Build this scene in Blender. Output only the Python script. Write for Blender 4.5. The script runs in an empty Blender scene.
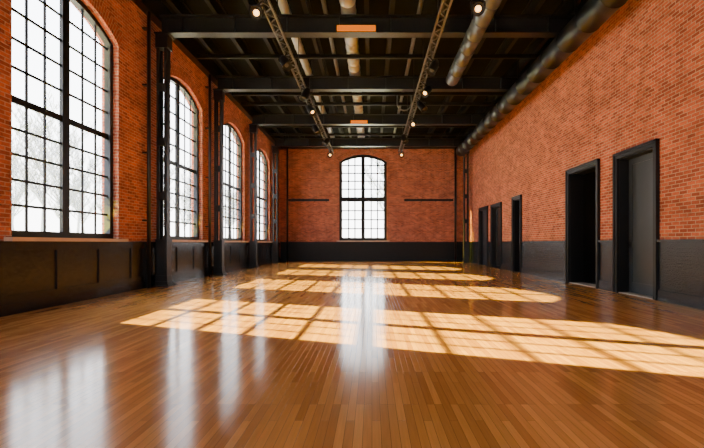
import bpy, bmesh, math, random
from mathutils import Vector, Matrix
random.seed(7)
S = bpy.context.scene
COL = S.collection
PI = math.pi

# ------------------------------------------------------------ materials
def new_mat(name):
    m = bpy.data.materials.new(name); m.use_nodes = True
    nt = m.node_tree; b = nt.nodes['Principled BSDF']
    return m, nt, b
def N(nt, t, **kw):
    n = nt.nodes.new(t)
    for k, v in kw.items():
        if k in n.inputs: n.inputs[k].default_value = v
        else: setattr(n, k, v)
    return n
def plain(name, col, rough=.5, metal=0.0, noise=.25, scale=3.0, bump=0.0, emit=None, es=0, spec=.5):
    m, nt, b = new_mat(name)
    uv = N(nt, 'ShaderNodeTexCoord')
    nz = N(nt, 'ShaderNodeTexNoise'); nz.inputs['Scale'].default_value = scale; nz.inputs['Detail'].default_value = 6
    nt.links.new(uv.outputs['Object'], nz.inputs['Vector'])
    mx = N(nt, 'ShaderNodeMix', data_type='RGBA')
    mx.inputs['A'].default_value = (*[c*(1-noise) for c in col], 1)
    mx.inputs['B'].default_value = (*[min(1, c*(1+noise)) for c in col], 1)
    nt.links.new(nz.outputs['Fac'], mx.inputs['Factor'])
    nt.links.new(mx.outputs['Result'], b.inputs['Base Color'])
    b.inputs['Roughness'].default_value = rough; b.inputs['Metallic'].default_value = metal
    b.inputs['Specular IOR Level'].default_value = spec
    if bump:
        bp = N(nt, 'ShaderNodeBump'); bp.inputs['Strength'].default_value = bump; bp.inputs['Distance'].default_value = .02
        nt.links.new(nz.outputs['Fac'], bp.inputs['Height']); nt.links.new(bp.outputs['Normal'], b.inputs['Normal'])
    if emit:
        b.inputs['Emission Color'].default_value = (*emit, 1); b.inputs['Emission Strength'].default_value = es
    return m

def brick_mat(name, c1, c2, cm, rough=.85, spec=.3, bump=.6, mort=.009):
    m, nt, b = new_mat(name)
    tc = N(nt, 'ShaderNodeTexCoord')
    br = N(nt, 'ShaderNodeTexBrick')
    br.inputs['Scale'].default_value = 1
    br.inputs['Brick Width'].default_value = .21; br.inputs['Row Height'].default_value = .074
    br.inputs['Mortar Size'].default_value = mort; br.inputs['Mortar Smooth'].default_value = .2
    br.inputs['Bias'].default_value = -.1
    br.inputs['Color1'].default_value = (*c1, 1); br.inputs['Color2'].default_value = (*c2, 1); br.inputs['Mortar'].default_value = (*cm, 1)
    nz0 = N(nt, 'ShaderNodeTexNoise'); nz0.inputs['Scale'].default_value = 6
    nt.links.new(tc.outputs['UV'], nz0.inputs['Vector'])
    wob = N(nt, 'ShaderNodeVectorMath', operation='MULTIPLY_ADD')
    nt.links.new(nz0.outputs['Color'], wob.inputs[0]); wob.inputs[1].default_value = (.012, .012, 0)
    nt.links.new(tc.outputs['UV'], wob.inputs[2])
    nt.links.new(wob.outputs['Vector'], br.inputs['Vector'])
    nz = N(nt, 'ShaderNodeTexNoise'); nz.inputs['Scale'].default_value = 1.3; nz.inputs['Detail'].default_value = 12; nz.inputs['Roughness'].default_value = .88
    nt.links.new(tc.outputs['UV'], nz.inputs['Vector'])
    rp = N(nt, 'ShaderNodeMapRange'); rp.inputs['From Min'].default_value = .3; rp.inputs['From Max'].default_value = .7
    rp.inputs['To Min'].default_value = .42; rp.inputs['To Max'].default_value = 1.5
    nt.links.new(nz.outputs['Fac'], rp.inputs['Value'])
    sc = N(nt, 'ShaderNodeVectorMath', operation='SCALE')
    nt.links.new(br.outputs['Color'], sc.inputs[0]); nt.links.new(rp.outputs['Result'], sc.inputs['Scale'])
    nt.links.new(sc.outputs['Vector'], b.inputs['Base Color'])
    b.inputs['Roughness'].default_value = rough; b.inputs['Specular IOR Level'].default_value = spec
    nz2 = N(nt, 'ShaderNodeTexNoise'); nz2.inputs['Scale'].default_value = 30
    nt.links.new(tc.outputs['UV'], nz2.inputs['Vector'])
    ad = N(nt, 'ShaderNodeMath', operation='MULTIPLY_ADD'); nt.links.new(br.outputs['Fac'], ad.inputs[0]); ad.inputs[1].default_value = -1
    nt.links.new(nz2.outputs['Fac'], ad.inputs[2])
    bp = N(nt, 'ShaderNodeBump'); bp.inputs['Strength'].default_value = bump; bp.inputs['Distance'].default_value = .015
    nt.links.new(ad.outputs[0], bp.inputs['Height']); nt.links.new(bp.outputs['Normal'], b.inputs['Normal'])
    return m

def floor_mat():
    m, nt, b = new_mat('oak_strip_floor')
    tc = N(nt, 'ShaderNodeTexCoord')
    br = N(nt, 'ShaderNodeTexBrick')
    br.inputs['Scale'].default_value = 1
    br.inputs['Brick Width'].default_value = .8; br.inputs['Row Height'].default_value = .058
    br.inputs['Mortar Size'].default_value = .0012; br.inputs['Mortar Smooth'].default_value = .1
    br.offset = .37; br.offset_frequency = 3
    br.inputs['Color1'].default_value = (1.0, .44, .105, 1); br.inputs['Color2'].default_value = (.62, .24, .052, 1); br.inputs['Mortar'].default_value = (.22, .08, .02, 1)
    nt.links.new(tc.outputs['UV'], br.inputs['Vector'])
    mp = N(nt, 'ShaderNodeMapping'); mp.inputs['Scale'].default_value = (1.5, 30, 1)
    nt.links.new(tc.outputs['UV'], mp.inputs['Vector'])
    gr = N(nt, 'ShaderNodeTexNoise'); gr.inputs['Scale'].default_value = 2; gr.inputs['Detail'].default_value = 8
    nt.links.new(mp.outputs['Vector'], gr.inputs['Vector'])
    rp = N(nt, 'ShaderNodeMapRange'); rp.inputs['From Min'].default_value = .3; rp.inputs['From Max'].default_value = .7
    rp.inputs['To Min'].default_value = .86; rp.inputs['To Max'].default_value = 1.0
    nt.links.new(gr.outputs['Fac'], rp.inputs['Value'])
    sc = N(nt, 'ShaderNodeVectorMath', operation='SCALE')
    nt.links.new(br.outputs['Color'], sc.inputs[0]); nt.links.new(rp.outputs['Result'], sc.inputs['Scale'])
    nt.links.new(sc.outputs['Vector'], b.inputs['Base Color'])
    nz = N(nt, 'ShaderNodeTexNoise'); nz.inputs['Scale'].default_value = 1.2; nz.inputs['Detail'].default_value = 5
    nt.links.new(tc.outputs['UV'], nz.inputs['Vector'])
    rr = N(nt, 'ShaderNodeMapRange'); rr.inputs['To Min'].default_value = .10; rr.inputs['To Max'].default_value = .19
    nt.links.new(nz.outputs['Fac'], rr.inputs['Value']); nt.links.new(rr.outputs['Result'], b.inputs['Roughness'])
    b.inputs['Specular IOR Level'].default_value = .58
    bp = N(nt, 'ShaderNodeBump'); bp.inputs['Strength'].default_value = .2; bp.inputs['Distance'].default_value = .003
    inv = N(nt, 'ShaderNodeMath', operation='MULTIPLY_ADD'); nt.links.new(br.outputs['Fac'], inv.inputs[0]); inv.inputs[1].default_value = -1
    nt.links.new(nz.outputs['Fac'], inv.inputs[2])
    nt.links.new(inv.outputs[0], bp.inputs['Height']); nt.links.new(bp.outputs['Normal'], b.inputs['Normal'])
    return m

def glass_mat():
    m = bpy.data.materials.new('clear_glass'); m.use_nodes = True
    nt = m.node_tree; nt.nodes.clear()
    out = N(nt, 'ShaderNodeOutputMaterial'); tr = N(nt, 'ShaderNodeBsdfTransparent'); gl = N(nt, 'ShaderNodeBsdfGlossy')
    gl.inputs['Roughness'].default_value = .03
    mx = N(nt, 'ShaderNodeMixShader'); mx.inputs[0].default_value = .04
    nt.links.new(tr.outputs[0], mx.inputs[1]); nt.links.new(gl.outputs[0], mx.inputs[2])
    nt.links.new(mx.outputs[0], out.inputs['Surface'])
    return m

M = {}
M['brick'] = brick_mat('red_brick', (.56, .130, .064), (.24, .044, .026), (.50, .31, .23), mort=.0085, bump=1.0)
M['arch'] = brick_mat('arch_brick', (.44, .09, .042), (.23, .043, .024), (.42, .25, .17))
M['black_brick'] = brick_mat('black_painted_brick', (.008, .012, .019), (.007, .010, .016), (.005, .007, .011), rough=.26, spec=.5, bump=.45)
M['floor'] = floor_mat()
M['black'] = plain('black_paint', (.011, .010, .011), .26, bump=.35, scale=6, spec=.5, noise=.5)
M['flat_black'] = plain('flat_black_paint', (.006, .006, .007), .5, bump=.2, scale=6, spec=.25, noise=.4)
M['frame'] = plain('black_window_frame', (.006, .006, .007), .45, spec=.3)
M['steel'] = plain('black_steel', (.012, .010, .010), .40, .1, bump=.25, scale=10)
M['deck'] = plain('black_ceiling_deck', (.0025, .0025, .0025), .9, scale=2, spec=.2)
M['joist'] = plain('dark_joist', (.005, .0043, .004), .6, spec=.3)
M['duct_dark'] = plain('dark_duct_metal', (.008, .009, .012), .38, .2, bump=.15, scale=5)
M['duct'] = plain('galvanised_duct_metal', (.42, .44, .48), .42, .4, noise=.12, bump=.05, scale=4)
M['duct_mid'] = plain('dull_grey_duct_metal', (.10, .11, .13), .34, .5, noise=.12, bump=.05, scale=3)
M['pipe'] = plain('grey_pipe_metal', (.11, .11, .11), .45, .3)
M['leaf'] = plain('door_leaf_paint', (.026, .031, .040), .35, bump=.05)
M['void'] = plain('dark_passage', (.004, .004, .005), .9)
M['thresh'] = plain('pale_threshold', (.55, .45, .36), .4)
M['sill'] = plain('stone_sill', (.62, .42, .30), .5)
M['chrome'] = plain('brushed_metal', (.5, .5, .5), .3, .9)
M['glass'] = glass_mat()
M['bulb'] = plain('warm_lamp_lens', (.9, .6, .3), .3, emit=(1, .50, .13), es=6)
M['dead_lens'] = plain('unlit_lens', (.12, .11, .10), .15)
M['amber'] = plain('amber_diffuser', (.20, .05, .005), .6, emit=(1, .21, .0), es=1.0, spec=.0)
M['bark'] = plain('grey_winter_bark', (.30, .31, .34), .9, scale=6)
M['snow'] = plain('pale_snowy_ground', (.75, .76, .78), .9, scale=.5)

# ------------------------------------------------------------ helpers
def tag(o, label=None, cat=None, group=None, kind=None):
    if label: o['label'] = label
    if cat: o['category'] = cat
    if group: o['group'] = group
    if kind: o['kind'] = kind
    return o
def empty(name, loc, label=None, cat=None, group=None, kind=None):
    o = bpy.data.objects.new(name, None); COL.objects.link(o); o.location = loc
    o.empty_display_size = .2
    return tag(o, label, cat, group, kind)
def auto_uv(me):
    uvl = me.uv_layers.new(name='UVMap') if not me.uv_layers else me.uv_layers[0]
    for p in me.polygons:
        n = p.normal; ax = max(range(3), key=lambda i: abs(n[i]))
        for li in p.loop_indices:
            c = me.vertices[me.loops[li].vertex_index].co
            uvl.data[li].uv = (c.y, c.z) if ax == 0 else ((c.x, c.z) if ax == 1 else (c.y, c.x))
def link(me, name, mat, parent=None, smooth=False):
    me.materials.append(mat)
    o = bpy.data.objects.new(name, me); COL.objects.link(o)
    if parent:
        o.parent = parent
        root = parent
        off = Vector((0, 0, 0))
        while root: off += root.location; root = root.parent
        for v in me.vertices: v.co -= off
    return o
class MB:
    def __init__(s): s.v = []; s.f = []
    def box(s, x0, x1, y0, y1, z0, z1):
        i = len(s.v)
        s.v += [(x0,y0,z0),(x1,y0,z0),(x1,y1,z0),(x0,y1,z0),(x0,y0,z1),(x1,y0,z1),(x1,y1,z1),(x0,y1,z1)]
        s.f += [tuple(i+k for k in q) for q in ((0,3,2,1),(4,5,6,7),(0,1,5,4),(1,2,6,5),(2,3,7,6),(3,0,4,7))]
        return s
    def tube(s, pts, r, n=12, caps=True):
        pts = [Vector(p) for p in pts]; rr = r if isinstance(r, (list, tuple)) else [r]*len(pts)
        rings = []; pu = None
        for k, p in enumerate(pts):
            if k == 0: d = pts[1]-p
            elif k == len(pts)-1: d = p-pts[k-1]
            else: d = (pts[k+1]-p).normalized() + (p-pts[k-1]).normalized()
            if d.length < 1e-6: d = p-pts[k-1]
            d.normalize()
            if pu is None:
                u = d.orthogonal().normalized()
            else:
                u = pu - d*pu.dot(d)
                u = u.normalized() if u.length > 1e-5 else d.orthogonal().normalized()
            pu = u
            w = d.cross(u)
            i = len(s.v); rings.append(i)
            for a in range(n):
                t = 2*PI*a/n
                s.v.append(tuple(p + (u*math.cos(t)+w*math.sin(t))*rr[k]))
        for a, b in zip(rings, rings[1:]):
            for k in range(n):
                s.f.append((a+k, a+(k+1) % n, b+(k+1) % n, b+k))
        if caps:
            s.f.append(tuple(rings[0]+k for k in reversed(range(n)))); s.f.append(tuple(rings[-1]+k for k in range(n)))
        return s
    def lathe(s, c, d, prof, n=20):
        d = d.normalized(); u = d.orthogonal().normalized(); w = d.cross(u); rings = []
        for t, r in prof:
            i = len(s.v); rings.append(i)
            for a in range(n):
                q = 2*PI*a/n
                s.v.append(tuple(c + d*t + (u*math.cos(q)+w*math.sin(q))*r))
        for a, b in zip(rings, rings[1:]):
            for k in range(n): s.f.append((a+k, a+(k+1) % n, b+(k+1) % n, b+k))
        s.f.append(tuple(rings[0]+k for k in reversed(range(n)))); s.f.append(tuple(rings[-1]+k for k in range(n)))
        return s
    def build(s, name, mat, parent=None, smooth=False):
        me = bpy.data.meshes.new(name); me.from_pydata(s.v, [], s.f); me.update()
        auto_uv(me)
        o = link(me, name, mat, parent, False)
        if smooth:
            for p in me.polygons:
                if len(p.vertices) <= 4: p.use_smooth = True
        return o

def slab2d(outlines, half_t, W):
    cu = bpy.data.curves.new('tmp', 'CURVE'); cu.dimensions = '2D'; cu.fill_mode = 'BOTH'; cu.extrude = half_t
    for pts in outlines:
        sp = cu.splines.new('POLY'); sp.points.add(len(pts)-1)
        for p, q in zip(sp.points, pts): p.co = (q[0], q[1], 0, 1)
        sp.use_cyclic_u = True
    o = bpy.data.objects.new('tmp', cu); COL.objects.link(o)
    dg = bpy.context.evaluated_depsgraph_get(); dg.update()
    me = bpy.data.meshes.new_from_object(o.evaluated_get(dg))
    bpy.data.objects.remove(o); bpy.data.curves.remove(cu)
    me.transform(W); me.update()
    me.materials.clear()
    auto_uv(me)
    return me
def frame_matrix(side, pos):
    if side == 'x': cols = (Vector((0,1,0)), Vector((0,0,1)), Vector((1,0,0))); t = Vector((pos, 0, 0))
    else: cols = (Vector((1,0,0)), Vector((0,0,1)), Vector((0,-1,0))); t = Vector((0, pos, 0))
    m = Matrix.Identity(4)
    for i, c in enumerate(cols):
        for r in range(3): m[r][i] = c[r]
    for r in range(3): m[r][3] = t[r]
    return m
def arc(cx, half, zs, zt, n=18):
    r = zt-zs; R = (half*half+r*r)/(2*r); zc = zt-R; a = math.asin(min(1, half/R))
    return [(cx+R*math.sin(a-2*a*k/n), zc+R*math.cos(a-2*a*k/n)) for k in range(n+1)], R, zc
def arch_pts(cx, half, z0, zs, zt, n=18):
    return [(cx-half, z0), (cx+half, z0)] + arc(cx, half, zs, zt, n)[0]

# ------------------------------------------------------------ dimensions
XL, XR, YB, YN = -6.09, 6.0, 28.2, -7.0
H = 8.0; CAMZ = 1.2; WZ = 1.27; TOP = 7.35
T = .4
WIN_L = [8.8, 13.9, 19.0, 24.05]; HALF = 1.53
WL = dict(z0=1.30, zs=5.94, zt=6.42, tr=3.72)
WB = dict(z0=1.36, zs=6.52, zt=7.03, tr=4.08)
WN = dict(z0=1.30, zs=5.60, zt=6.36, tr=3.66)

# ------------------------------------------------------------ shell
def struct(name, o, label, cat): o.name = name; return tag(o, label, cat, kind='structure')
struct('floor', MB().box(XL, XR, YN, YB, -.12, 0).build('floor', M['floor']), 'glossy honey brown oak strip floor crossed by sun patches', 'floor')
struct('ceiling', MB().box(XL-T, XR+T, YN-T, YB+T, H-.04, H+.15).build('ceiling', M['deck']), 'black painted ceiling deck above the steel beams', 'ceiling')
def rect(a, b, c, d): return [(a, c), (b, c), (b, d), (a, d)]
me = slab2d([rect(YN-T, YB+T, -.12, H-.04)] + [arch_pts(c, HALF, WL['z0'], WL['zs'], WL['zt']) for c in WIN_L], T/2, frame_matrix('x', XL-T/2))
struct('wall_left', link(me, 'wall_left', M['brick']), 'red brick wall on the left with four tall arched windows', 'wall')
DOORS = [  # y0, y1, height, style
    (8.99, 10.57, 3.36, 'leaf'), (11.32, 13.16, 3.40, 'open'), (17.2, 18.25, 3.12, 'open'), (19.85, 21.5, 3.08, 'leafdark'), (22.2, 23.9, 3.10, 'leaf')]
CAS = .115
me = slab2d([rect(YN-T, YB+T, -.12, H-.04)] + [rect(a+CAS, b-CAS, 0.0, h-CAS) for a, b, h, s in DOORS], T/2, frame_matrix('x', XR+T/2))
struct('wall_right', link(me, 'wall_right', M['brick']), 'red brick wall on the right with five dark doorways', 'wall')
BW = 1.56; BCX = -.59
me = slab2d([rect(XL, XR, -.12, H-.04), arch_pts(BCX, BW, WB['z0'], WB['zs'], WB['zt'])], T/2, frame_matrix('y', YB+T/2))
struct('wall_back', link(me, 'wall_back', M['brick']), 'red brick end wall with one central arched window', 'wall')
NCX = [-3.9, 0, 3.9]
me = slab2d([rect(XL, XR, -.12, H-.04)] + [arch_pts(c, HALF, WN['z0'], WN['zs'], WN['zt']) for c in NCX], T/2, frame_matrix('y', YN-T/2))
struct('wall_front', link(me, 'wall_front', M['brick']), 'red brick wall behind the camera with three arched windows added for fill light', 'wall')

# ------------------------------------------------------------ windows
def window(idx, side, inner, sgn, cx, half, z0, zs, zt, tr, label, rows_lo=4, rows_up=4, cols=3, bw=.018, fw=.12, mw=.10, tw=.062):
    pos = inner - sgn*.20
    loc = (inner, cx, z0) if side == 'x' else (cx, inner, z0)
    root = empty('window_%d' % idx, loc, label, 'window', kind='structure')
    Wm = frame_matrix(side, pos)
    outer = arch_pts(cx, half-.002, z0+.002, zs, zt-.002)
    innr = arch_pts(cx, half-fw, z0+fw, zs-.01, zt-fw)
    link(slab2d([outer, innr], .07, Wm), 'window_frame', M['frame'], root)
    def bx(mb, u0, u1, v0, v1, t):
        if side == 'x': mb.box(pos-t, pos+t, u0, u1, v0, v1)
        else: mb.box(u0, u1, pos-t, pos+t, v0, v1)
    pts, R, zc = arc(cx, half-fw, zs-.01, zt-fw)
    def topz(u): return zc + math.sqrt(max(0, R*R-(u-cx)**2))
    def wid(v):
        if v <= zs: return half-fw
        return math.sqrt(max(0, R*R-(v-zc)**2))
    m1 = MB(); bx(m1, cx-mw, cx+mw, z0+fw, topz(cx)+.01, .035); m1.build('mullion', M['frame'], root)
    m2 = MB(); bx(m2, cx-half+fw, cx+half-fw, tr-tw, tr+tw, .018); m2.build('transom', M['frame'], root)
    mm = MB()
    for sd in (-1, 1):
        for k in range(1, cols):
            u = cx + sd*(mw + (half-fw-mw)*k/cols)
            bx(mm, u-bw, u+bw, z0+fw, topz(u)+.01, .012)
    for k in range(1, rows_lo):
        v = z0+fw + (tr-tw-z0-fw)*k/rows_lo
        bx(mm, cx-half+fw, cx+half-fw, v-bw, v+bw, .010)
    for k in range(1, rows_up):
        v = tr+tw + (zt-fw-tr-tw)*k/rows_up
        w = wid(v); bx(mm, cx-w, cx+w, v-bw, v+bw, .010)
    mm.build('glazing_bars', M['frame'], root)
    link(slab2d([innr], .003, Wm), 'window_glass', M['glass'], root)
    s = MB()
    a, b = sorted((inner-sgn*.12, inner+sgn*.15))
    if side == 'x': s.box(a, b, cx-half-.16, cx+half+.16, z0-.07, z0)
    else: s.box(cx-half-.16, cx+half+.16, a, b, z0-.07, z0)
    s.build('window_sill', M['sill'], root)
    pts, R, zc = arc(cx, half, zs, zt, 24)
    me = bpy.data.meshes.new('brick_arch'); vs = []; fs = []; uvs = []
    L = 0; D = .34
    for k, (u, v) in enumerate(pts):
        du, dv = (u-cx)/R, (v-zc)/R
        if k: L += math.hypot(u-pts[k-1][0], v-pts[k-1][1])
        for r in (0, D):
            for w in (inner+sgn*.012, inner-sgn*.03):
                uu, vv = u+du*r, v+dv*r
                vs.append((w, uu, vv) if side == 'x' else (uu, w, vv))
        uvs.append(L)
    uvmap = []
    for k in range(len(pts)-1):
        a, b = 4*k, 4*k+4
        for q, quv in (((a, a+2, b+2, b), ((0, 0), (D, 0), (D, 1), (0, 1))), ((a, b, b+1, a+1), ((0,0),(0,1),(.1,1),(.1,0))), ((a+2, a+3, b+3, b+2), ((0,0),(.1,0),(.1,1),(0,1)))):
            fs.append(q); uvmap += [(x, uvs[k] if y == 0 else uvs[k+1]) for x, y in quv]
    me.from_pydata(vs, [], fs); me.update(); ul = me.uv_layers.new(name='UVMap')
    for i, c in enumerate(uvmap): ul.data[i].uv = c
    link(me, 'brick_arch', M['arch'], root)
    ld = bpy.data.lights.new('window_portal', 'AREA'); ld.shape = 'RECTANGLE'; ld.size = 2*half; ld.size_y = zt-z0
    ld.cycles.is_portal = True
    lo = bpy.data.objects.new('window_portal', ld); COL.objects.link(lo)
    out = inner - sgn*(T+.02)
    lo.location = (out, cx, (z0+zt)/2) if side == 'x' else (cx, out, (z0+zt)/2)
    d = Vector((sgn, 0, 0)) if side == 'x' else Vector((0, sgn, 0))
    lo.rotation_euler = d.to_track_quat('-Z', 'Z').to_euler()
    return root
LN = ['largest and nearest arched window in the left brick wall', 'second arched window from the camera, just beyond the first steel column',
      'third arched window of the left wall, beyond the second steel column', 'farthest and narrowest looking arched window of the left wall']
for i, c in enumerate(WIN_L): window(i+1, 'x', XL, 1, c, HALF, label=LN[i], bw=[.024, .027, .030, .033][i], rows_lo=5, rows_up=5, **WL)
window(5, 'y', YB, -1, BCX, BW, label='black framed arched window centred in the far end wall', bw=.038, fw=.19, mw=.12, tw=.15, rows_up=5, **WB)
for i, c in enumerate(NCX):  # unseen windows, added behind the camera to let fill light into the hall
    window(6+i, 'y', YN, 1, c, HALF, label=['left', 'middle', 'right'][i]+' arched window added for fill light in the unseen wall behind the camera', **WN)

# ------------------------------------------------------------ wainscot & baseboards
def wains_left():
    mb = MB(); x = XL
    y0, y1 = YN, YB
    mb.box(x, x+.03, y0, y1, 0, WZ-.05)
    mb.box(x, x+.085, y0, y1, WZ-.06, WZ-.04)
    mb.box(x, x+.065, y0, y1, WZ-.20, WZ-.06)
    mb.box(x, x+.058, y0, y1, .18, .32)
    y = y0
    while y < y1-.2:
        mb.box(x, x+.058, y, y+.16, .32, WZ-.20); y += 1.27
    return mb
struct('trim_1', wains_left().build('trim_1', M['black']), 'black panelled wainscot under the left windows', 'wainscot')
struct('baseboard_left', MB().box(XL, XL+.08, YN, YB, 0, .18).build('b', M['black']), 'black baseboard at the foot of the left wainscot', 'baseboard')
segs = []; y = YN
for a, b, h, s in DOORS: segs.append((y, a)); y = b
segs.append((y, YB))
mb = MB(); bb = MB()
for a, b in segs:
    mb.box(XR-.03, XR, a, b, 0, WZ-.05); mb.box(XR-.07, XR, a, b, WZ-.05, WZ)
    bb.box(XR-.06, XR, a, b, 0, .22)
struct('trim_2', mb.build('trim_2', M['black_brick']), 'black painted brick wainscot between the doorways on the right wall', 'wainscot')
struct('baseboard_right', bb.build('b', M['black']), 'black baseboard between the doorways on the right', 'baseboard')
mb = MB().box(XL+.09, XR-.07, YB-.04, YB, 0, WZ-.04).box(XL+.09, XR-.07, YB-.08, YB, WZ-.04, WZ)
struct('trim_3', mb.build('trim_3', M['flat_black']), 'black painted wainscot along the far end wall', 'wainscot')
struct('baseboard_back', MB().box(XL+.09, XR-.07, YB-.07, YB-.04, 0, .2).build('b', M['flat_black']), 'black baseboard along the far end wall', 'baseboard')
struct('trim_4', MB().box(XL, XL+.22, YN, YB, TOP, H-.04).build('t', M['steel']), 'black steel wall plate above the left brick wall', 'wall plate')
struct('trim_5', MB().box(XR-.22, XR, YN, YB, TOP, H-.04).build('t', M['steel']), 'black steel wall plate above the right brick wall', 'wall plate')
struct('trim_6', MB().box(XL+.22, XR-.22, YB-.2, YB, TOP+.02, H-.04).build('t', M['steel']), 'black steel wall plate above the far brick wall', 'wall plate')

# ------------------------------------------------------------ doors
DL = ['nearest and tallest black doorway on the right with a grey door leaf', 'wide open black doorway second from the camera on the right wall',
      'narrow black doorway standing alone in the middle of the right wall', 'dark doorway of the far pair, nearer to the camera', 'farthest doorway on the right wall, close to the corner']
for i, (a, b, h, st) in enumerate(DOORS):
    root = empty('door_%d' % (i+1), (XR, (a+b)/2, 0), DL[i], 'doorway', kind='structure')
    fr = MB()
    for (y0, y1, z0, z1) in ((a, a+CAS, 0, h), (b-CAS, b, 0, h), (a+CAS, b-CAS, h-CAS, h)):
        fr.box(XR-.055, XR, y0, y1, z0, z1)
    for (y0, y1, z0, z1) in ((a-.02, a+.03, 0, h+.02), (b-.03, b+.02, 0, h+.02), (a-.02, b+.02, h-.03, h+.02)):
        fr.box(XR-.08, XR-.0, y0, y1, z0, z1)
    e = .025
    fr.box(XR, XR+T, a+CAS, a+CAS+e, 0, h-CAS).box(XR, XR+T, b-CAS-e, b-CAS, 0, h-CAS).box(XR, XR+T, a+CAS, b-CAS, h-CAS-e, h-CAS)
    fr.build('door_frame', M['frame'], root)
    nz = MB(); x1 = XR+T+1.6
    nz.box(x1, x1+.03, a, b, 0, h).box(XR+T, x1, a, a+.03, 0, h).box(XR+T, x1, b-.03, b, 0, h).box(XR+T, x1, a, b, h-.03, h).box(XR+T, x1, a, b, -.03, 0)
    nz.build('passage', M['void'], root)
    th = MB().box(XR-.02, XR+T, a+CAS+e, b-CAS-e, 0, .012).build('threshold', M['thresh'] if i < 2 else M['frame'], root)
    if st != 'open':
        lx = XR+(.24 if i == 0 else .13)
        y0, y1 = a+CAS+e+.005, b-CAS-e-.005
        lf = MB().box(lx, lx+.045, y0, y1, .015, h-CAS-e-.005)
        s_ = .13; zm = 1.1
        for (z0, z1) in ((.015, .26), (zm, zm+.14), (h-CAS-e-.145, h-CAS-e-.005)): lf.box(lx-.014, lx, y0, y1, z0, z1)
        lf.box(lx-.014, lx, y0, y0+s_, .26, h-CAS-e-.145).box(lx-.014, lx, y1-s_, y1, .26, h-CAS-e-.145)
        leaf = lf.build('door_leaf', M['leaf'] if st == 'leaf' else M['black'], root)
        hd = MB().box(lx-.022, lx-.014, y0+.04, y0+.09, 1.0, 1.22).tube([(lx-.014, y0+.065, 1.12), (lx-.06, y0+.065, 1.12), (lx-.065, y0+.17, 1.12)], .009, 8)
        hd.build('door_handle', M['chrome'], leaf)

# ------------------------------------------------------------ steel columns
def column(x, y, label):
    root = empty('steel_column', (x, y, 0), label, 'column')
    HD = .135; W2 = .105
    for s in (-1, 1):
        m = MB(); cx = x + s*HD
        a, b = (cx-.07, cx) if s > 0 else (cx, cx+.07)
        m.box(cx-.01, cx+.01, y-W2, y+W2, .04, 6.96)
        m.box(a, b, y-W2-.01, y-W2+.005, .04, 6.96)
        m.box(a, b, y+W2-.005, y+W2+.01, .04, 6.96)
        m.build('channel', M['steel'], root)
    for z in (2.5, 4.0, 5.5):
        MB().box(x-HD, x+HD, y-W2-.025, y-W2-.01, z-.12, z+.12).build('batten_plate', M['steel'], root)
    bt = MB().box(x-HD-.02, x+HD+.02, y-.13, y+.13, .14, 1.24)
    bt.box(x-HD-.02, x+HD+.035, y-.15, y+.15, 1.22, 1.30).box(x-HD-.02, x+HD+.035, y-.15, y+.15, .14, .30).box(x-HD+.03, x+HD-.03, y-.142, y-.13, .45, 1.12)
    bt.build('boot', M['steel'], root)
    bp = MB().box(x-.17, x+.24, y-.22, y+.22, 0, .04).box(x-.165, x+.19, y-.17, y+.17, .04, .14)
    bp.build('base_plate', M['steel'], root)
    for yy in (-.195, .195):
        for xx in (-.13, .205): MB().tube([(x+xx, y+yy, .04), (x+xx, y+yy, .075)], .02, 6).build('bolt', M['steel'], root)
    MB().box(x-.16, x+.18, y-.14, y+.14, 6.6, 6.96).box(x-.17, x+.22, y-.2, y+.2, 6.96, 7.0).build('capital', M['steel'], root)
    return root
CY = [12.0, 16.35, 21.1, 25.9]
CLN = ['nearest black steel column between the first two left windows', 'second black steel column along the left wall', 'third black steel column along the left wall', 'farthest black steel column at the left end of the hall']
for y, l in zip(CY, CLN): column(-5.82, y, l)
column(5.66, 25.9, 'lone black steel column near the far right corner')

# ------------------------------------------------------------ roof beams
BLN = ['nearest black steel roof beam, carrying a long amber lamp', 'second black steel roof beam from the camera', 'third black steel roof beam, with the short amber lamp', 'farthest black roof beam close to the end wall']
def roof_beam(y, label):
    root = empty('roof_beam', (0, y, 7.0), label, 'beam')
    x0, x1 = XL+.225, XR-.225
    MB().box(x0, x1, y-.15, y+.15, 7.0, 7.03).build('bottom_flange', M['steel'], root)
    MB().box(x0, x1, y-.15, y+.15, 7.47, 7.50).build('top_flange', M['steel'], root)
    MB().box(x0, x1, y-.012, y+.012, 7.03, 7.47).build('web', M['steel'], root)
    x = x0+.6
    while x < x1-.3:
        MB().box(x-.01, x+.01, y-.14, y+.14, 7.03, 7.47).build('stiffener', M['steel'], root); x += 1.45
for y, l in zip(CY, BLN): roof_beam(y, l)
for k, x in enumerate([-5.3, -4.3, -3.3, -1.8, -.15, .55, 2.0, 3.45, 4.45, 5.4]):
    m = MB().box(x-.06, x+.06, 5.0, YB-.2, 7.50, 7.535).box(x-.012, x+.012, 5.0, YB-.2, 7.535, 7.9).box(x-.06, x+.06, 5.0, YB-.2, 7.9, 7.96)
    tag(m.build('ceiling_joist', M['joist']), 'dark steel joist running down the hall above the beams', 'joist', 'joists on top of the roof beams')
for y in (9.8, 14.4, 18.0, 19.3, 23.0, 24.75):
    m = MB().box(XL+.225, XR-.225, y-.05, y+.05, 7.38, 7.50)
    tag(m.build('cross_brace', M['joist']), 'slim dark cross brace under the joists between two beams', 'brace', 'cross braces between the roof beams')

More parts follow.
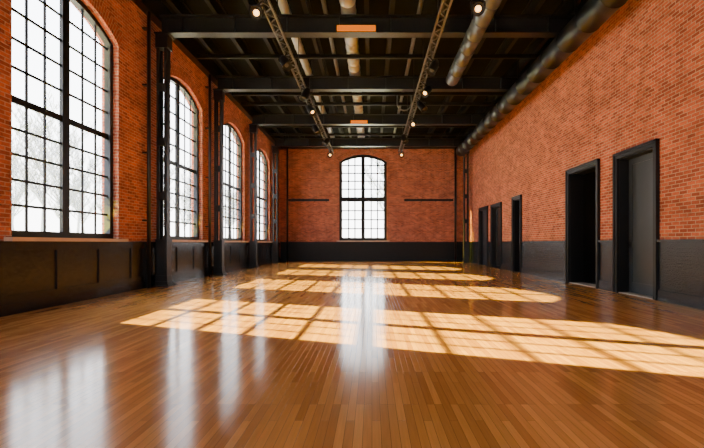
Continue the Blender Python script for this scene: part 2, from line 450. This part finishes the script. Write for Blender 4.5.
# ------------------------------------------------------------ ducts & pipes
def duct(name, x, z, r, y0, y1, mat, label, seam=1.2, hang=7.96, n=28, b=None):
    root = empty(name, (x, y0, z), label, 'duct' if name == 'air_duct' else 'pipe')
    pts = [(x, y0, z)]; rs = [r]; y = y0+.12
    if b is None: b = .014
    while y < y1-.12:
        for dy, rr in ((-.03, r), (-.022, r+b), (.022, r+b), (.03, r)): pts.append((x, y+dy, z)); rs.append(rr)
        y += seam
    pts.append((x, y1, z)); rs.append(r)
    m = MB().tube(pts, rs, n); m.build('duct_body' if name == 'air_duct' else 'pipe_body', mat, root)
    if hang:
        y = y0+.8
        while y < y1:
            MB().box(x-.012, x+.012, y-.02, y+.02, z+r-.005, hang).build('hanger', M['steel'], root); y += 4.4
    me = root.children[0].data
    for p in me.polygons:
        if len(p.vertices) <= 4: p.use_smooth = abs(p.normal.y) < .3
    return root
duct('air_duct', 5.30, 6.665, .32, 6.0, 25.6, M['duct_dark'], 'large dark round duct running along the top of the right wall', 1.1, b=.010)
duct('air_duct', 2.72, 6.74, .215, 6.5, 14.6, M['duct_mid'], 'galvanised round duct slung under the nearest beam on the right', .8)
duct('air_duct', -.66, 7.73, .205, 6.5, YB-.25, M['duct'], 'galvanised round duct above the beams at the centre of the ceiling', .55)
duct('ceiling_pipe', -2.40, 7.64, .13, 6.5, YB-.25, M['duct'], 'thick grey pipe above the beams on the left', 1.5)
duct('ceiling_pipe', -1.28, 7.57, .06, 6.5, YB-.25, M['pipe'], 'thin pipe left of the central galvanised duct', 2.0)
duct('ceiling_pipe', 1.30, 7.57, .06, 6.5, YB-.25, M['pipe'], 'thin pipe right of the central galvanised duct', 2.0)
m = MB(); pts = [(1.05, 18.0, 7.38), (1.05, 18.0, 7.05)] + [(1.05+.3-.3*math.cos(t*PI/8), 18.0, 7.05-.3*math.sin(t*PI/8)) for t in range(1, 9)] + [(1.65, 18.0, 7.38)]
m.tube(pts, .03, 8)
tag(m.build('bent_conduit', M['pipe'], smooth=True), 'U shaped bent conduit hanging below a cross brace', 'conduit')
def wall_rail(x0, x1, z, label):
    root = empty('wall_rail', ((x0+x1)/2, YB, z), label, 'rail')
    MB().box(x0, x1, YB-.16, YB-.10, z-.07, z+.07).build('rail', M['frame'], root)
    for k in range(4):
        x = x0+.2+(x1-x0-.4)*k/3
        MB().box(x-.03, x+.03, YB-.10, YB, z-.09, z+.09).build('bracket', M['frame'], root)
wall_rail(-5.45, -2.8, 4.0, 'long black rail on the end wall left of the window')
wall_rail(2.1, 5.3, 4.0, 'long black rail on the end wall right of the window')
for (x, y, r, l) in ((5.45, YB-.14, .07, 'black vertical pipe climbing the end wall by the right corner'), (-5.52, YB-.14, .06, 'black vertical pipe climbing the end wall by the left corner')):
    root = empty('wall_pipe', (x, y, 0), l, 'pipe')
    MB().tube([(x, y, 0), (x, y, TOP+.02)], r, 12).build('pipe_body', M['steel'], root, smooth=True)
    for z in (1.6, 3.4, 5.2, 6.8): MB().box(x-.07, x+.07, y+r*.6, YB, z-.02, z+.02).build('clamp', M['steel'], root)
for (y, l) in ((11.45, 'black downpipe on the brick just before the first column'), (15.75, 'black downpipe on the brick just before the second column')):
    x = XL+.15
    root = empty('wall_pipe', (x, y, WZ), l, 'pipe')
    MB().tube([(x, y, 0.0), (x, y, TOP+.02)], .05, 12).build('pipe_body', M['steel'], root, smooth=True)
    for z in (1.8, 3.6, 5.4, 6.9): MB().box(XL, x-.03, y-.06, y+.06, z-.02, z+.02).build('clamp', M['steel'], root)

# ------------------------------------------------------------ lamps
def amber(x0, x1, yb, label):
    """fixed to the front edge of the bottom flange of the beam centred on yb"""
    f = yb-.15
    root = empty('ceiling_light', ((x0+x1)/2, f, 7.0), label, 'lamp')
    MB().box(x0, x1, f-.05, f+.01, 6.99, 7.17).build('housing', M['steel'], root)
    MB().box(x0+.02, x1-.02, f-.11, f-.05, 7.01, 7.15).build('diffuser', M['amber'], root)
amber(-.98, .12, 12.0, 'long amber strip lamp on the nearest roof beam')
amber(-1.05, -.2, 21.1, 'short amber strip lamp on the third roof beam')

def track(x, z, y0, y1, label):
    root = empty('light_track', (x, y0, z), label, 'light track')
    for s in (-1, 1): MB().box(x+s*.09-.018, x+s*.09+.018, y0, y1, z-.03, z+.03).build('rail', M['pipe'], root)
    v = []; f = []; y = y0+.1; k = 0
    while y < y1-.1:
        xx = x + (.09 if k % 2 else -.09)
        i = len(v); v += [(xx, y-.018, z-.012), (xx, y+.018, z-.012), (xx, y+.018, z+.012), (xx, y-.018, z+.012)]
        if k:
            for a in range(4): f.append((i-4+a, i-4+(a+1) % 4, i+(a+1) % 4, i+a))
        y += .22; k += 1
    mb = MB(); mb.v = v; mb.f = f; mb.build('lattice', M['pipe'], root)
    pts = []; y = y0
    while y < y1:
        pts.append((x+.03+.06*math.sin(y*3.3), y, z+.07+.07*math.sin(y*2.1))); y += .2
    MB().tube(pts, .022, 6).build('cable', M['frame'], root)
    y = y0+.6
    while y < y1:
        MB().tube([(x, y, z+.03), (x, y, H-.04)], .014, 6).box(x-.11, x+.11, y-.02, y+.02, z+.025, z+.045).build('hanger_rod', M['steel'], root); y += 2.9
XT1, XT2, ZT = -2.22, 1.55, 6.2
track(XT1, ZT, 6.6, 23.6, 'left latticed light track hanging under the roof beams')
track(XT2, ZT, 6.6, 23.6, 'right latticed light track hanging under the roof beams')

def spotlight(x, y, z, rx, rz, lit, label, dx=0, group=None):
    root = empty('spotlight', (x, y, z), label, 'spotlight', group)
    if abs(dx) > .2: mb = MB().tube([(x+.09, y, z-.045), (x+dx, y, z-.045), (x+dx, y, z-.14)], .018, 8)
    else: mb = MB().tube([(x, y, z-.03), (x+dx, y, z-.14)], .018, 8)
    c = Vector((x+dx, y, z-.29))
    mb.box(c.x-.145, c.x+.145, y-.02, y+.02, z-.155, z-.135)
    for s in (-1, 1): mb.box(c.x+s*.14-.008, c.x+s*.14+.008, y-.02, y+.02, z-.30, z-.135)
    mb.build('yoke', M['frame'], root)
    d = Vector((math.sin(rz)*math.cos(rx), -math.cos(rz)*math.cos(rx), -math.sin(rx)))
    MB().lathe(c, d, [(-.22, .06), (-.18, .09), (-.06, .12), (.18, .12), (.20, .132), (.20, .118), (.13, .10)]).build('lamp_can', M['frame'], root, smooth=True)
    MB().lathe(c, d, [(.131, .062), (.15, .055), (.165, .03)], 16).build('lens', M['bulb'] if lit else M['dead_lens'], root)
SP = [
 (XT1, 8.8, .48, .2, True, -.14, 'glowing spotlight at the near end of the left track'),
 (XT1, 11.2, .9, .8, False, -.05, 'unlit spotlight on the left track just before the nearest beam'),
 (XT1, 13.6, 1.1, -.8, False, .12, 'unlit spotlight on the left track between first and second beams'),
 (XT1, 15.2, .8, .9, True, .05, 'lit spotlight on the left track before the second beam'),
 (XT1, 17.8, 1.0, 1.0, False, -.1, 'unlit spotlight on the left track behind the second beam'),
 (XT1, 20.0, .8, -.6, False, .1, 'unlit spotlight on the left track before the third beam'),
 (XT1, 22.9, .4, .0, True, .0, 'lit spotlight at the far end of the left track'),
 (XT2, 8.65, .48, -.2, True, .58, 'glowing spotlight at the near end of the right track'),
 (XT2, 11.5, 1.0, -.9, False, .1, 'unlit spotlight on the right track just before the nearest beam'),
 (XT2, 13.3, .8, -.8, True, .15, 'lit spotlight on the right track between first and second beams'),
 (XT2, 14.8, .9, .9, False, .15, 'unlit spotlight on the right track before the second beam'),
 (XT2, 16.9, .6, -.4, True, .1, 'lit spotlight on the right track behind the second beam'),
 (XT2, 19.4, 1.0, .6, False, -.1, 'unlit spotlight on the right track before the third beam'),
 (XT2, 22.9, .4, .1, True, .0, 'lit spotlight at the far end of the right track')]
for x, y, rx, rz, lit, dx, l in SP: spotlight(x, y, ZT, rx, rz, lit, l, dx, 'spotlights on the light tracks')

# ------------------------------------------------------------ outside
struct('ground', MB().box(-90, 60, -60, 140, -.5, -.35).build('ground', M['snow']), 'pale ground outside the windows', 'ground')
def tree_mesh(seed, h):
    rnd = random.Random(seed); mb = MB()
    def branch(p, d, L, r, lvl):
        pts = [p]; rs = [r]; q = p.copy(); dd = d.copy()
        n = 4
        for k in range(n):
            dd = (dd + Vector((rnd.uniform(-.16, .16), rnd.uniform(-.16, .16), .06))).normalized()
            q = q + dd*L/n; pts.append(q.copy()); rs.append(max(.03, r*(1-.7*(k+1)/n)))
            if lvl < 3 and (k > 0 or lvl > 0):
                for _ in range(5 if lvl == 0 else 2):
                    a = rnd.uniform(0, 2*PI); side = Vector((math.cos(a), math.sin(a), rnd.uniform(.4, 1.2)))
                    branch(q.copy(), (dd*.6+side).normalized(), L*rnd.uniform(.30, .44), rs[-1]*.6, lvl+1)
        mb.tube(pts, rs, 5 if lvl < 2 else 3, caps=False)
    branch(Vector((0, 0, 0)), Vector((0, 0, 1)), h, .26, 0)
    me = bpy.data.meshes.new('tree'); me.from_pydata(mb.v, [], mb.f); me.update(); me.materials.append(M['bark'])
    return me
TM = [tree_mesh(3, 11), tree_mesh(11, 12), tree_mesh(29, 10.5)]
spots = [(-33-(k % 2)*4, 24+k*9.6) for k in range(12)] + [(-46-(k % 2)*2, 29+k*9.6) for k in range(10)] + [(-60-(k % 2)*2, 45+k*9.6) for k in range(9)] + [(-8, 56), (2.5, 60)]
for i, (x, y) in enumerate(spots):
    o = bpy.data.objects.new('tree', TM[i % 3]); COL.objects.link(o)
    o.location = (x, y, -.35); o.rotation_euler = (0, 0, (i//3)*PI/2)
    tag(o, 'bare grey winter tree standing outside beyond the arched windows', 'tree', 'bare trees outside the windows')

# ------------------------------------------------------------ light
w = bpy.data.worlds.new('World'); S.world = w; w.use_nodes = True
nt = w.node_tree; bg = nt.nodes['Background']
tc = N(nt, 'ShaderNodeTexCoord'); sx = N(nt, 'ShaderNodeSeparateXYZ'); nt.links.new(tc.outputs['Generated'], sx.inputs[0])
cr = N(nt, 'ShaderNodeValToRGB')
cr.color_ramp.elements[0].position = 0; cr.color_ramp.elements[0].color = (1, .99, .97, 1)
cr.color_ramp.elements[1].position = .6; cr.color_ramp.elements[1].color = (.82, .89, 1, 1)
nt.links.new(sx.outputs['Z'], cr.inputs[0]); nt.links.new(cr.outputs[0], bg.inputs['Color'])
bg.inputs['Strength'].default_value = 11.0
sd = bpy.data.lights.new('sun', 'SUN'); sd.energy = 56; sd.angle = math.radians(.4); sd.color = (1, .90, .07)
so = bpy.data.objects.new('sun', sd); COL.objects.link(so)
so.rotation_euler = Vector((1, -.385, -.60)).to_track_quat('-Z', 'Z').to_euler()

# ------------------------------------------------------------ camera
cd = bpy.data.cameras.new('camera'); co = bpy.data.objects.new('camera', cd); COL.objects.link(co)
cd.sensor_width = 36; cd.lens = 36*430/704; cd.clip_end = 500
cd.shift_x = -20/704; cd.shift_y = 19/704
co.location = (0, 0, CAMZ); co.rotation_euler = (PI/2, 0, 0)
S.camera = co
